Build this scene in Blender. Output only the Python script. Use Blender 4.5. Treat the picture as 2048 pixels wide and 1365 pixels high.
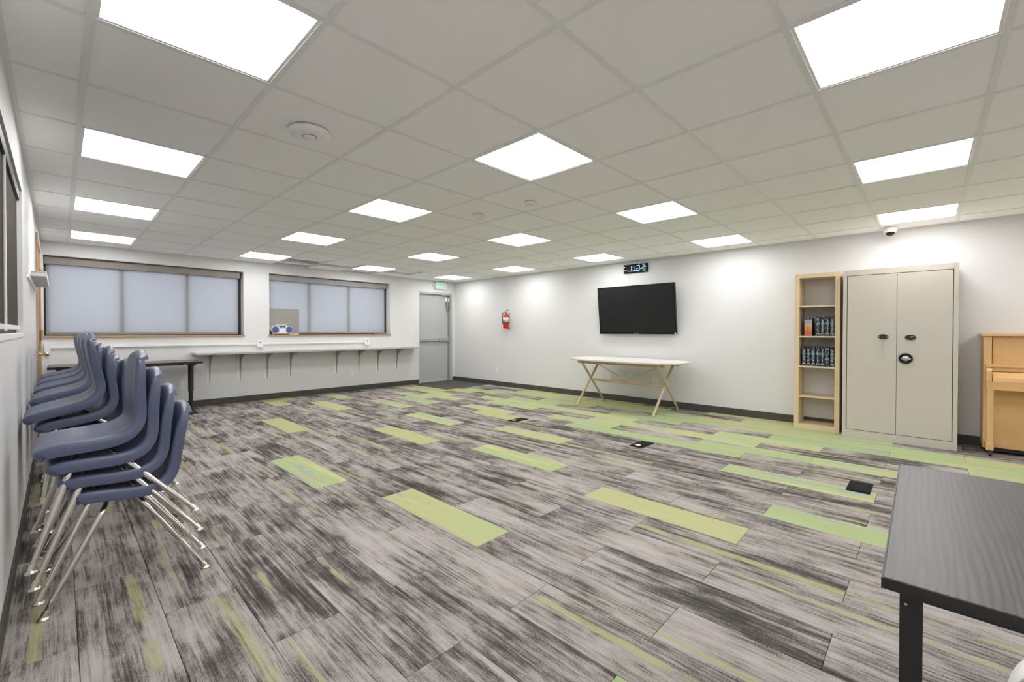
import bpy, bmesh, math, random
from mathutils import Vector, Matrix

# ------------------------------------------------------------------ reset
for o in list(bpy.data.objects):
    bpy.data.objects.remove(o, do_unlink=True)
SC = bpy.context.scene
COL = SC.collection
PI = math.pi
random.seed(7)

# ------------------------------------------------------------------ camera
T = 0.6096                       # ceiling grid module
ZC = 1.17116
H = ZC + 1.88471 * T             # ceiling height
XT, YW, XL, YF = 6.53, 8.158, -0.156, -2.45   # right, back, left, front walls
FPX, YAW, PIT, ROLL = 869.3665, 0.76423, -0.010, 0.00124
cam_d = bpy.data.cameras.new('camera')
cam = bpy.data.objects.new('camera', cam_d)
COL.objects.link(cam)
fwd = Vector((math.cos(YAW) * math.cos(PIT), math.sin(YAW) * math.cos(PIT), math.sin(PIT)))
rt0 = Vector((math.sin(YAW), -math.cos(YAW), 0))
up0 = rt0.cross(fwd)
rt = rt0 * math.cos(ROLL) + up0 * math.sin(ROLL)
up = -rt0 * math.sin(ROLL) + up0 * math.cos(ROLL)
M = Matrix((rt, up, -fwd)).transposed().to_4x4()
M.translation = Vector((0, 0, ZC))
cam.matrix_world = M
cam_d.sensor_fit = 'HORIZONTAL'
cam_d.sensor_width = 36.0
cam_d.lens = FPX / 2048 * 36.0
cam_d.shift_y = -(682.5 - 671.57367) / 2048
cam_d.clip_start = 0.02
SC.camera = cam

# ------------------------------------------------------------------ world, exposure
w = bpy.data.worlds.new('sky')
SC.world = w
w.use_nodes = True
bg = w.node_tree.nodes['Background']
bg.inputs[0].default_value = (0.78, 0.86, 1.0, 1)
bg.inputs[1].default_value = 1.75
SC.view_settings.view_transform = 'Standard'
SC.view_settings.look = 'None'
SC.view_settings.gamma = 1.0
SC.view_settings.use_curve_mapping = False
SC.view_settings.exposure = 0.0
LAMP = 13.2                      # radiance of the ceiling panels


# ------------------------------------------------------------------ materials
def mat(name, col, rough=0.6, metal=0.0, spec=0.5, emis=None, estr=0.0):
    m = bpy.data.materials.new(name)
    m.use_nodes = True
    b = m.node_tree.nodes['Principled BSDF']
    b.inputs['Base Color'].default_value = (*col, 1)
    b.inputs['Roughness'].default_value = rough
    b.inputs['Metallic'].default_value = metal
    b.inputs['Specular IOR Level'].default_value = spec
    if emis:
        b.inputs['Emission Color'].default_value = (*emis, 1)
        b.inputs['Emission Strength'].default_value = estr
    return m


class NT:
    """small helper to write node trees"""
    def __init__(s, m):
        s.t = m.node_tree
        s.b = s.t.nodes['Principled BSDF']

    def n(s, kind, **kw):
        x = s.t.nodes.new(kind)
        for k, v in kw.items():
            setattr(x, k, v)
        return x

    def put(s, sock, v):
        if isinstance(v, bpy.types.NodeSocket):
            s.t.links.new(v, sock)
        elif isinstance(v, (tuple, list)):
            sock.default_value = (*v, 1) if len(v) == 3 and sock.type == 'RGBA' else v
        else:
            sock.default_value = v

    def math(s, op, a, b=0.0, c=None, clamp=False):
        x = s.n('ShaderNodeMath', operation=op, use_clamp=clamp)
        s.put(x.inputs[0], a); s.put(x.inputs[1], b)
        if c is not None:
            s.put(x.inputs[2], c)
        return x.outputs[0]

    def noise(s, vec, scale=1.0, detail=4.0, rough=0.55):
        x = s.n('ShaderNodeTexNoise')
        s.put(x.inputs['Vector'], vec)
        x.inputs['Scale'].default_value = scale
        x.inputs['Detail'].default_value = detail
        x.inputs['Roughness'].default_value = rough
        return x.outputs['Fac']

    def xyz(s, x, y, z):
        c = s.n('ShaderNodeCombineXYZ')
        s.put(c.inputs[0], x); s.put(c.inputs[1], y); s.put(c.inputs[2], z)
        return c.outputs[0]

    def sep(s, v):
        c = s.n('ShaderNodeSeparateXYZ')
        s.put(c.inputs[0], v)
        return c.outputs

    def ramp(s, f, stops, interp='LINEAR'):
        r = s.n('ShaderNodeValToRGB')
        r.color_ramp.interpolation = interp
        e = r.color_ramp.elements
        while len(e) < len(stops):
            e.new(0.5)
        for i, (p, c) in enumerate(stops):
            e[i].position = p
            e[i].color = (*c, 1)
        s.put(r.inputs[0], f)
        return r.outputs[0]

    def mix(s, f, a, b):
        x = s.n('ShaderNodeMix', data_type='RGBA')
        s.put(x.inputs[0], f); s.put(x.inputs[6], a); s.put(x.inputs[7], b)
        return x.outputs[2]

    def step(s, v, lo, hi):
        x = s.n('ShaderNodeMapRange', interpolation_type='SMOOTHSTEP')
        s.put(x.inputs[0], v)
        x.inputs[1].default_value = lo
        x.inputs[2].default_value = hi
        return x.outputs[0]

    def bump(s, h, strength=0.2, dist=0.002):
        x = s.n('ShaderNodeBump')
        x.inputs['Strength'].default_value = strength
        x.inputs['Distance'].default_value = dist
        s.put(x.inputs['Height'], h)
        s.put(s.b.inputs['Normal'], x.outputs[0])

    def color(s, c):
        s.put(s.b.inputs['Base Color'], c)


def painted(name, col, rough=0.5, var=0.03, scale=3.0, spec=0.4, bump=0.05):
    m = mat(name, col, rough, spec=spec)
    t = NT(m)
    p = t.n('ShaderNodeNewGeometry').outputs['Position']
    f = t.noise(p, scale, 3)
    lo = tuple(c * (1 - var) for c in col)
    hi = tuple(min(1, c * (1 + var)) for c in col)
    t.color(t.mix(f, lo, hi))
    t.bump(t.noise(p, 260, 2), bump, 0.001)
    return m


def wood(name, c1, c2, axis='Z', rough=0.45, scale=1.0, coord='Object', spec=0.4):
    m = mat(name, c1, rough, spec=spec)
    t = NT(m)
    p = t.n('ShaderNodeTexCoord').outputs[coord]
    rnd = t.n('ShaderNodeObjectInfo').outputs['Random']
    x, y, z = t.sep(p)
    s1, s2 = 26 * scale, 1.6 * scale
    k = {'X': (s2, s1, s1), 'Y': (s1, s2, s1), 'Z': (s1, s1, s2)}[axis]
    v = t.xyz(t.math('MULTIPLY', x, k[0]), t.math('MULTIPLY', y, k[1]),
              t.math('ADD', t.math('MULTIPLY', z, k[2]), t.math('MULTIPLY', rnd, 17.0)))
    n1 = t.noise(v, 1.0, 5, 0.6)
    n2 = t.noise(v, 0.25, 2, 0.5)
    f = t.math('ADD', t.math('MULTIPLY', n1, 0.6), t.math('MULTIPLY', n2, 0.4))
    t.color(t.ramp(f, [(0.3, c1), (0.7, c2)]))
    t.bump(n1, 0.08, 0.001)
    return m


def carpet(name, kind):
    m = mat(name, (0.2, 0.2, 0.2), 1.0, spec=0.1)
    t = NT(m)
    p = t.n('ShaderNodeNewGeometry').outputs['Position']
    rnd = t.n('ShaderNodeObjectInfo').outputs['Random']
    x, y, z = t.sep(p)
    off = t.math('MULTIPLY', rnd, 63.0)
    # streaks run along the plank (world Y)
    wob = t.math('MULTIPLY', t.math('SUBTRACT', t.noise(t.xyz(t.math('MULTIPLY', x, 6), t.math('MULTIPLY', y, 3), off), 1, 2), 0.5), 0.018)
    xw = t.math('ADD', x, wob)
    def st(sx, sy, o, det=4, ro=0.6):
        return t.noise(t.xyz(t.math('MULTIPLY', xw, sx), t.math('MULTIPLY', y, sy), t.math('ADD', off, o)), 1.0, det, ro)
    broad = st(20, 1.3, 0.0, 3, 0.5)
    fine = st(70, 2.4, 4.0, 5, 0.75)
    hair = st(230, 5.0, 7.0, 3, 0.7)
    patch = st(5.0, 2.0, 9.0, 8, 0.7)
    grit = t.noise(t.xyz(t.math('MULTIPLY', x, 330), t.math('MULTIPLY', y, 150), 0.0), 1.0, 3, 0.8)
    if kind == 'grey':
        v = t.math('ADD', t.math('MULTIPLY', broad, 0.42), t.math('MULTIPLY', fine, 0.70))
        v = t.math('ADD', v, t.math('MULTIPLY', patch, 0.95))
        v = t.math('ADD', v, t.math('MULTIPLY', hair, 0.28))
        v = t.math('ADD', v, t.math('MULTIPLY', grit, 0.50))
        v = t.math('ADD', v, t.math('MULTIPLY', t.math('SUBTRACT', rnd, 0.5), 0.10))
        v = t.math('SUBTRACT', v, 0.925)
        c = t.ramp(v, [(0.28, (0.052, 0.049, 0.043)), (0.40, (0.100, 0.092, 0.082)),
                       (0.485, (0.235, 0.211, 0.193)), (0.56, (0.345, 0.309, 0.287)), (0.72, (0.44, 0.402, 0.377))])
        # citron streaks that some planks carry
        r2 = t.math('FRACT', t.math('MULTIPLY', rnd, 7.31))
        has = t.step(r2, 0.30, 0.38)
        lx = t.math('SUBTRACT', t.sep(t.n('ShaderNodeTexCoord').outputs['Object'])[0],
                    t.math('MULTIPLY', t.math('SUBTRACT', t.math('FRACT', t.math('MULTIPLY', rnd, 31.7)), 0.5), 0.17))
        edge = t.math('MULTIPLY', t.math('SUBTRACT', st(60, 5.0, 21.0, 4, 0.7), 0.5), 0.030)
        dist = t.math('ABSOLUTE', t.math('ADD', lx, edge))
        wid = t.math('ADD', t.math('MULTIPLY', t.math('FRACT', t.math('MULTIPLY', rnd, 13.3)), 0.024), 0.004)
        band = t.step(t.math('SUBTRACT', wid, dist), -0.002, 0.006)
        along = t.step(st(2.0, 1.7, 33.0, 3, 0.6), 0.44, 0.52)
        brk = t.step(t.math('ADD', t.math('MULTIPLY', fine, 0.55), t.math('MULTIPLY', grit, 0.45)), 0.36, 0.52)
        msk = t.math('MULTIPLY', t.math('MULTIPLY', band, along), t.math('MULTIPLY', has, t.math('ADD', t.math('MULTIPLY', brk, 0.7), 0.3)))
        c = t.mix(t.math('MULTIPLY', msk, 0.85), c, (0.385, 0.385, 0.205))
    else:
        base = t.mix(rnd, (0.47, 0.475, 0.245), (0.355, 0.435, 0.225)) if kind == 'green' else \
            t.mix(rnd, (0.44, 0.435, 0.22), (0.48, 0.47, 0.255))
        c = t.mix(t.step(t.math('ADD', t.math('MULTIPLY', fine, 0.6), t.math('MULTIPLY', grit, 0.4)), 0.3, 0.65), t.mix(0.20, base, (0.17, 0.20, 0.08)), base)
        if kind == 'green':
            c = t.mix(t.math('MULTIPLY', t.step(st(6, 0.6, 14, 2), 0.52, 0.62), 0.6), c, (0.37, 0.475, 0.235))
            c = t.mix(t.math('MULTIPLY', t.step(st(10, 0.8, 31, 4), 0.57, 0.66), 0.7), c, (0.55, 0.52, 0.255))
            c = t.mix(t.math('MULTIPLY', t.step(st(13, 0.8, 47, 5, 0.7), 0.56, 0.64), 0.85), c, (0.29, 0.325, 0.375))
    t.color(c)
    t.bump(grit, 0.35, 0.003)
    return m


M_WALL = painted('wall_paint', (0.735, 0.73, 0.72), 0.55, 0.012, 1.5, 0.22, 0.03)
M_WHITE = painted('white_paint', (0.86, 0.855, 0.84), 0.4, 0.01, 5, 0.4, 0.02)
M_PLAST = mat('white_plastic', (0.84, 0.835, 0.81), 0.35)
M_TILE = painted('ceiling_tile', (0.955, 0.955, 0.95), 0.9, 0.015, 4, 0.1, 0.12)
M_BAR = painted('grid_metal', (0.83, 0.83, 0.82), 0.5, 0.01, 4, 0.3, 0.0)
M_DARKVOID = mat('plenum', (0.05, 0.05, 0.05), 0.9)
M_DIFF = mat('light_diffuser', (0.9, 0.9, 0.9), 0.6, emis=(0.985, 0.985, 1.0), estr=LAMP)
M_BASE = painted('rubber_base', (0.070, 0.067, 0.061), 0.5, 0.2, 6, 0.4, 0.05)
M_GREY = carpet('carpet_grey', 'grey')
M_GREEN = carpet('carpet_green', 'green')
M_CITRON = carpet('carpet_citron', 'citron')
M_SUB = mat('subfloor', (0.06, 0.055, 0.05), 1.0)
M_OAK = wood('oak_trim', (0.42, 0.23, 0.10), (0.55, 0.33, 0.16), 'X')
M_OAKV = wood('oak_trim_upright', (0.40, 0.27, 0.16), (0.56, 0.40, 0.25), 'Z')
M_BIRCH = wood('birch_legs', (0.56, 0.43, 0.26), (0.68, 0.55, 0.36), 'Z')
M_BIRCHY = wood('birch_rail', (0.56, 0.43, 0.26), (0.68, 0.55, 0.36), 'Y')
M_SHELF = wood('shelf_veneer', (0.68, 0.53, 0.33), (0.77, 0.62, 0.405), 'Z', scale=0.8)
M_PIANO = wood('piano_oak', (0.65, 0.385, 0.16), (0.77, 0.49, 0.225), 'Y', 0.35, 0.7)
M_PIANOV = wood('piano_oak_upright', (0.66, 0.41, 0.18), (0.77, 0.51, 0.25), 'Z', 0.35, 0.7)
M_CAB = painted('cabinet_enamel', (0.59, 0.54, 0.47), 0.45, 0.02, 2, 0.4, 0.02)
M_BLACK = mat('black_plastic', (0.012, 0.012, 0.012), 0.4)
M_BLACKM = mat('black_metal', (0.012, 0.012, 0.012), 0.45, spec=0.5)
M_CHROME = mat('chrome', (0.70, 0.68, 0.64), 0.14, 1.0)
M_NICKEL = mat('nickel', (0.72, 0.67, 0.60), 0.28, 1.0)
M_BRASS = mat('brass', (0.72, 0.55, 0.30), 0.25, 1.0)
M_BRONZE = mat('bronze_frame', (0.030, 0.022, 0.018), 0.5)
M_DKBLIND = painted('dark_blind', (0.055, 0.042, 0.034), 0.8, 0.1, 30, 0.2, 0.1)
M_DOORG = painted('door_grey', (0.46, 0.47, 0.465), 0.4, 0.03, 1.5, 0.4, 0.02)
M_FRAMEG = painted('frame_grey', (0.48, 0.485, 0.48), 0.4, 0.03, 3, 0.4, 0.02)
M_STEEL = mat('brushed_steel', (0.55, 0.55, 0.54), 0.35, 1.0)
M_GREYMET = painted('grey_enamel', (0.44, 0.435, 0.42), 0.45, 0.03, 8, 0.4, 0.0)
M_LAMIN = painted('grey_laminate', (0.55, 0.54, 0.52), 0.35, 0.02, 20, 0.4, 0.0)
M_TAUPE = painted('blind_cassette', (0.30, 0.265, 0.235), 0.5, 0.03, 4, 0.3, 0.0)
M_GREYCAS = painted('blind_cassette_grey', (0.36, 0.345, 0.33), 0.5, 0.03, 4, 0.3, 0.0)
M_RED = mat('red_enamel', (0.62, 0.018, 0.008), 0.25)
M_SCREEN = mat('tv_screen', (0.014, 0.014, 0.015), 0.32, spec=0.35)
M_GLOSSBLK = mat('gloss_black', (0.006, 0.006, 0.006), 0.15)
M_WTOP = mat('white_laminate', (0.80, 0.78, 0.74), 0.35)
M_DKWALN = wood('walnut_laminate', (0.10, 0.072, 0.058), (0.15, 0.11, 0.09), 'X', 0.35)
M_MAT = painted('entrance_carpet', (0.105, 0.098, 0.090), 1.0, 0.55, 110, 0.1, 0.4)
M_RADIOB = mat('radio_blue', (0.055, 0.105, 0.30), 0.4)
M_RADIOD = mat('radio_dark_blue', (0.03, 0.05, 0.13), 0.5)
M_RADIOW = mat('radio_silver', (0.72, 0.71, 0.70), 0.35)
M_BOARD = painted('grey_board', (0.36, 0.345, 0.32), 0.7, 0.03, 4, 0.2, 0.0)
M_CONC = mat('outside_ground', (0.35, 0.34, 0.32), 0.9)


def navy_plastic():
    m = mat('navy_plastic', (0.062, 0.074, 0.135), 0.36, spec=0.55)
    t = NT(m)
    p = t.n('ShaderNodeTexCoord').outputs['Object']
    t.color(t.mix(t.noise(p, 5, 3), (0.070, 0.081, 0.142), (0.090, 0.103, 0.172)))
    t.bump(t.noise(p, 900, 2), 0.12, 0.0006)
    return m


M_NAVY = navy_plastic()


def table_top():
    m = mat('espresso_top', (0.05, 0.045, 0.045), 0.33, spec=0.38)
    t = NT(m)
    x, y, z = t.sep(t.n('ShaderNodeTexCoord').outputs['Object'])
    warp = t.noise(t.xyz(t.math('MULTIPLY', x, 0.9), t.math('MULTIPLY', y, 7.0), 0.0), 1, 4, 0.55)
    v = t.math('ADD', t.math('MULTIPLY', y, 74.0), t.math('MULTIPLY', warp, 5.0))
    ring = t.math('ABSOLUTE', t.math('SINE', t.math('MULTIPLY', v, 3.1)))
    fib = t.noise(t.xyz(t.math('MULTIPLY', x, 5), t.math('MULTIPLY', y, 190), 0.0), 1, 3, 0.6)
    f = t.math('ADD', t.math('MULTIPLY', ring, 0.34), t.math('MULTIPLY', fib, 0.85))
    t.color(t.ramp(f, [(0.2, (0.016, 0.014, 0.014)), (0.6, (0.055, 0.050, 0.050)), (0.95, (0.105, 0.096, 0.096))]))
    t.put(t.b.inputs['Roughness'], t.math('ADD', t.math('MULTIPLY', f, 0.12), 0.30))
    t.bump(f, 0.10, 0.0006)
    return m


M_ESPR = table_top()


def blind_fabric(name, col):
    m = bpy.data.materials.new(name)
    m.use_nodes = True
    nt = m.node_tree
    nt.nodes.remove(nt.nodes['Principled BSDF'])
    out = nt.nodes['Material Output']
    d = nt.nodes.new('ShaderNodeBsdfDiffuse')
    tr = nt.nodes.new('ShaderNodeBsdfTranslucent')
    mx = nt.nodes.new('ShaderNodeMixShader')
    d.inputs[0].default_value = (*col, 1)
    tr.inputs[0].default_value = (0.86, 0.88, 0.92, 1)
    mx.inputs[0].default_value = 0.55
    nt.links.new(d.outputs[0], mx.inputs[1])
    nt.links.new(tr.outputs[0], mx.inputs[2])
    nt.links.new(mx.outputs[0], out.inputs[0])
    return m


M_FABRIC = blind_fabric('blind_fabric', (0.58, 0.58, 0.59))


def glass_mat():
    m = bpy.data.materials.new('window_glass')
    m.use_nodes = True
    nt = m.node_tree
    nt.nodes.remove(nt.nodes['Principled BSDF'])
    a = nt.nodes.new('ShaderNodeBsdfTransparent')
    g = nt.nodes.new('ShaderNodeBsdfGlossy')
    g.inputs['Roughness'].default_value = 0.02
    mx = nt.nodes.new('ShaderNodeMixShader')
    mx.inputs[0].default_value = 0.08
    nt.links.new(a.outputs[0], mx.inputs[1])
    nt.links.new(g.outputs[0], mx.inputs[2])
    nt.links.new(mx.outputs[0], nt.nodes['Material Output'].inputs[0])
    return m


M_GLASS = glass_mat()


def book_mat(kind, flip=False):
    m = mat('book_' + kind + ('_turned' if flip else ''), (0.02, 0.025, 0.04), 0.4)
    t = NT(m)
    x, y, z = t.sep(t.n('ShaderNodeTexCoord').outputs['Generated'])
    if flip:
        z = t.math('SUBTRACT', 1.0, z)
    rnd = t.n('ShaderNodeObjectInfo').outputs['Random']
    yy = t.math('SUBTRACT', y, 0.5)
    ay = t.math('ABSOLUTE', yy)
    if kind == 'orange':
        base = t.ramp(z, [(0.0, (0.55, 0.05, 0.012)), (0.25, (0.75, 0.09, 0.015)), (0.48, (0.85, 0.22, 0.03)),
                          (0.60, (0.62, 0.55, 0.12)), (0.72, (0.42, 0.40, 0.55)), (0.88, (0.40, 0.40, 0.60)), (0.93, (0.05, 0.02, 0.02))])
        # crossing white lines: triangle wave against the width
        tri = t.math('ABSOLUTE', t.math('SUBTRACT', t.math('FRACT', t.math('MULTIPLY', z, 4.2)), 0.5))
        ln = t.math('LESS_THAN', t.math('ABSOLUTE', t.math('SUBTRACT', tri, ay)), 0.045)
        c = t.mix(ln, base, (0.75, 0.68, 0.55))
        c = t.mix(t.math('GREATER_THAN', ay, 0.47), c, (0.12, 0.02, 0.01))
    else:
        vor = t.n('ShaderNodeTexVoronoi')
        t.put(vor.inputs['Vector'], t.xyz(t.math('MULTIPLY', y, 3.0), t.math('MULTIPLY', z, 15.0), t.math('MULTIPLY', rnd, 30.0)))
        vor.inputs['Scale'].default_value = 1.0
        spot = t.math('LESS_THAN', vor.outputs['Distance'], 0.30)
        c = t.mix(spot, (0.010, 0.014, 0.026), t.mix(0.55, vor.outputs['Color'], (0.32, 0.36, 0.44)))
        mid = t.math('LESS_THAN', ay, 0.11)
        let = t.math('GREATER_THAN', t.noise(t.xyz(t.math('MULTIPLY', y, 6.0), t.math('MULTIPLY', z, 26.0), rnd), 1, 2), 0.46)
        zt = t.math('MULTIPLY', t.math('GREATER_THAN', z, 0.25), t.math('LESS_THAN', z, 0.85))
        c = t.mix(t.math('MULTIPLY', t.math('MULTIPLY', mid, let), zt), c, (0.55, 0.54, 0.55))
        band = t.math('LESS_THAN', t.math('ABSOLUTE', t.math('SUBTRACT', z, 0.62)), 0.045)
        c = t.mix(band, c, (0.16, 0.33, 0.38))
        arc = t.math('LESS_THAN', t.math('ABSOLUTE', t.math('SUBTRACT', t.math('ADD', t.math('MULTIPLY', t.math('MULTIPLY', ay, ay), -0.35), 0.14), z)), 0.03)
        c = t.mix(arc, c, (0.33, 0.40, 0.50))
        c = t.mix(t.math('GREATER_THAN', ay, 0.46), c, (0.006, 0.007, 0.010))
    front = t.math('LESS_THAN', x, 0.02)
    t.color(t.mix(front, (0.012, 0.012, 0.016), c))
    return m


M_BKO = book_mat('orange')
M_BKD = book_mat('dark')
M_BKT = book_mat('dark', True)


# ------------------------------------------------------------------ mesh builder
class MB:
    def __init__(s):
        s.v, s.f, s.sm = [], [], []

    def _add(s, vs, fs, smooth=False):
        o = len(s.v)
        s.v += [tuple(p) for p in vs]
        s.f += [tuple(i + o for i in q) for q in fs]
        s.sm += [smooth] * len(fs)
        return s

    def box(s, x0, y0, z0, x1, y1, z1):
        if x0 > x1: x0, x1 = x1, x0
        if y0 > y1: y0, y1 = y1, y0
        if z0 > z1: z0, z1 = z1, z0
        vs = [(x0, y0, z0), (x1, y0, z0), (x1, y1, z0), (x0, y1, z0), (x0, y0, z1), (x1, y0, z1), (x1, y1, z1), (x0, y1, z1)]
        return s._add(vs, [(3, 2, 1, 0), (4, 5, 6, 7), (0, 1, 5, 4), (1, 2, 6, 5), (2, 3, 7, 6), (3, 0, 4, 7)])

    def rbox(s, x0, y0, z0, x1, y1, z1, b=0.004):
        """box with chamfered edges"""
        bm = bmesh.new()
        bmesh.ops.create_cube(bm, size=1.0)
        for v in bm.verts:
            v.co = Vector(((x0 + x1) / 2 + v.co.x * abs(x1 - x0), (y0 + y1) / 2 + v.co.y * abs(y1 - y0), (z0 + z1) / 2 + v.co.z * abs(z1 - z0)))
        bmesh.ops.bevel(bm, geom=bm.edges[:], offset=b, segments=2, profile=0.7, affect='EDGES')
        bm.verts.index_update()
        s._add([v.co[:] for v in bm.verts], [tuple(v.index for v in f.verts) for f in bm.faces])
        bm.free()
        return s

    def tube(s, path, r, n=10, cap=True, smooth=True):
        P = [Vector(p) for p in path]
        R = r if isinstance(r, (list, tuple)) else [r] * len(P)
        vs, fs = [], []
        t0 = (P[1] - P[0]).normalized()
        a = t0.orthogonal().normalized()
        for i, p in enumerate(P):
            if i == 0: t = P[1] - P[0]
            elif i == len(P) - 1: t = P[-1] - P[-2]
            else: t = (P[i + 1] - P[i]).normalized() + (P[i] - P[i - 1]).normalized()
            t.normalize()
            a = (a - t * a.dot(t)).normalized()
            b = t.cross(a)
            for k in range(n):
                q = 2 * PI * k / n
                vs.append(p + (a * math.cos(q) + b * math.sin(q)) * R[i])
        for i in range(len(P) - 1):
            for k in range(n):
                fs.append((i * n + k, i * n + (k + 1) % n, (i + 1) * n + (k + 1) % n, (i + 1) * n + k))
        s._add(vs, fs, smooth)
        if cap:
            s._add(vs[:n], [tuple(range(n))[::-1]])
            s._add(vs[-n:], [tuple(range(n))])
        return s

    def lathe(s, prof, c=(0, 0, 0), axis='Z', n=24, smooth=True, ring=False):
        """prof: list of (radius, height)"""
        vs, fs = [], []
        for r, h in prof:
            for k in range(n):
                q = 2 * PI * k / n
                a, b = r * math.cos(q), r * math.sin(q)
                p = {'Z': (a, b, h), 'X': (h, a, b), 'Y': (b, h, a)}[axis]
                vs.append((p[0] + c[0], p[1] + c[1], p[2] + c[2]))
        for i in range(len(prof) - 1):
            for k in range(n):
                fs.append((i * n + k, i * n + (k + 1) % n, (i + 1) * n + (k + 1) % n, (i + 1) * n + k))
        if ring:
            i = len(prof) - 1
            for k in range(n):
                fs.append((i * n + k, i * n + (k + 1) % n, (k + 1) % n, k))
            return s._add(vs, fs, smooth)
        s._add(vs, fs, smooth)
        s._add(vs[:n], [tuple(range(n))[::-1]])
        s._add(vs[-n:], [tuple(range(n))])
        return s

    def prism(s, poly, axis, a, b):
        """extrude a 2-D polygon along axis from a to b"""
        def P(u, v, h):
            return {'X': (h, u, v), 'Y': (u, h, v), 'Z': (u, v, h)}[axis]
        n = len(poly)
        vs = [P(u, v, a) for u, v in poly] + [P(u, v, b) for u, v in poly]
        fs = [tuple(range(n))[::-1], tuple(range(n, 2 * n))]
        fs += [(i, (i + 1) % n, n + (i + 1) % n, n + i) for i in range(n)]
        return s._add(vs, fs)

    def bar(s, p, q, w, h, upv=(0, 0, 1)):
        """rectangular bar from p to q"""
        p, q = Vector(p), Vector(q)
        t = (q - p).normalized()
        a = t.cross(Vector(upv)).normalized()
        b = a.cross(t)
        vs = []
        for c in (p, q):
            for i, j in ((-1, -1), (1, -1), (1, 1), (-1, 1)):
                vs.append(c + a * (i * w / 2) + b * (j * h / 2))
        return s._add(vs, [(0, 1, 2, 3), (7, 6, 5, 4), (0, 4, 5, 1), (1, 5, 6, 2), (2, 6, 7, 3), (3, 7, 4, 0)])

    def mesh(s, name, m):
        me = bpy.data.meshes.new(name)
        me.from_pydata(s.v, [], s.f)
        me.polygons.foreach_set('use_smooth', s.sm)
        me.materials.append(m)
        bm = bmesh.new(); bm.from_mesh(me)
        bmesh.ops.recalc_face_normals(bm, faces=bm.faces)
        bm.to_mesh(me); bm.free()
        me.update()
        return me

    def build(s, name, m, parent=None, loc=(0, 0, 0), bevel=0):
        o = bpy.data.objects.new(name, s.mesh(name, m))
        COL.objects.link(o)
        o.location = loc
        if parent: o.parent = parent
        if bevel:
            md = o.modifiers.new('edges', 'BEVEL')
            md.width = bevel; md.segments = 2; md.limit_method = 'ANGLE'
        return o


def tag(o, label=None, cat=None, group=None, kind=None):
    if label: o['label'] = label
    if cat: o['category'] = cat
    if group: o['group'] = group
    if kind: o['kind'] = kind
    return o


def thing(name, label, cat, loc=(0, 0, 0), rz=0.0, group=None):
    o = bpy.data.objects.new(name, None)
    COL.objects.link(o)
    o.empty_display_size = 0.1
    o.location = loc
    o.rotation_euler = (0, 0, rz)
    return tag(o, label, cat, group)


def struct(name, label, cat=None):
    o = bpy.data.objects.new(name, None)
    COL.objects.link(o)
    return tag(o, label, cat, kind='structure')


def copy_tree(o, parent=None):
    c = o.copy()
    COL.objects.link(c)
    if parent: c.parent = parent
    for ch in list(o.children):
        copy_tree(ch, c)
    return c


# ================================================================== FLOOR
PW, PLN = 0.2535, 1.005
fl = MB().box(XL - .3, YF - .3, -0.06, XT + .3, YW + .5, -0.008).build('floor', M_SUB)
tag(fl, 'carpet plank floor in grey and lime green', 'floor', kind='structure')
GREEN = {(14, 2), (14, 5), (13, 4), (12, -1), (15, 0), (18, 0), (18, -1), (17, 1), (17, 2), (17, 4), (18, 2), (18, 5),
         (20, 0), (21, 0), (21, -1), (22, -1), (22, 0), (19, 1), (19, 2), (20, 2), (21, 2), (20, 3), (19, 4), (20, 4), (21, 4),
         (22, 3), (23, 2), (22, 1), (24, 0), (23, 0), (23, 3), (24, 3), (24, 4), (23, 5), (22, 5), (20, 6), (19, 7), (16, 5),
         (13, 7), (5, 3), (6, 1), (11, 2), (24, -1), (17, 6), (23, 4), (24, 2), (4, -1)}
CITRON = {(16, 3), (11, 6), (9, 7), (7, 5), (10, 3), (10, 0), (10, 7), (23, 1), (19, 6), (21, 6), (22, 4), (25, 1), (25, 3), (25, 0), (25, 5), (25, 4)} - {(22, 4)}


def plank_mesh(m, name):
    a, b, g = PW / 2, PLN / 2, 0.0008
    v = [(-a + g, -b + g, -.008), (a - g, -b + g, -.008), (a - g, b - g, -.008), (-a + g, b - g, -.008),
         (-a + g, -b + g, -.0015), (a - g, -b + g, -.0015), (a - g, b - g, -.0015), (-a + g, b - g, -.0015)]
    c = 0.0014
    v += [(-a + g + c, -b + g + c, 0), (a - g - c, -b + g + c, 0), (a - g - c, b - g - c, 0), (-a + g + c, b - g - c, 0)]
    f = [(8, 9, 10, 11)]
    for o in (0, 4):
        f += [(o + i, o + (i + 1) % 4, o + 4 + (i + 1) % 4, o + 4 + i) for i in range(4)]
    me = bpy.data.meshes.new(name)
    me.from_pydata(v, [], f)
    me.materials.append(m)
    return me


PM = {k: plank_mesh(m, 'carpet_plank_' + k) for k, m in (('g', M_GREY), ('n', M_GREEN), ('c', M_CITRON))}
cells = []
rest = MB()
for k in range(-1, 26):
    off = .757 if k % 2 == 0 else .26
    for n in range(-4, 9):
        x0, x1 = .0425 + PW * k, .0425 + PW * (k + 1)
        y0, y1 = off + PLN * n, off + PLN * (n + 1)
        X0, X1, Y0, Y1 = max(x0, XL), min(x1, XT), max(y0, YF), min(y1, YW + .14)
        if X1 - X0 < .02 or Y1 - Y0 < .02:
            continue
        kind = 'n' if (k, n) in GREEN else 'c' if (k, n) in CITRON else 'g'
        if kind == 'g' and k >= 18 and n < -1 and random.random() < .6:
            kind = 'n'
        if Y1 < -1.3 or (X1 < .3 and Y1 < 1.0):
            rest.box(X0 + .001, Y0 + .001, -.008, X1 - .001, Y1 - .001, 0)
            continue
        cells.append((kind, X0, X1, Y0, Y1))
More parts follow.
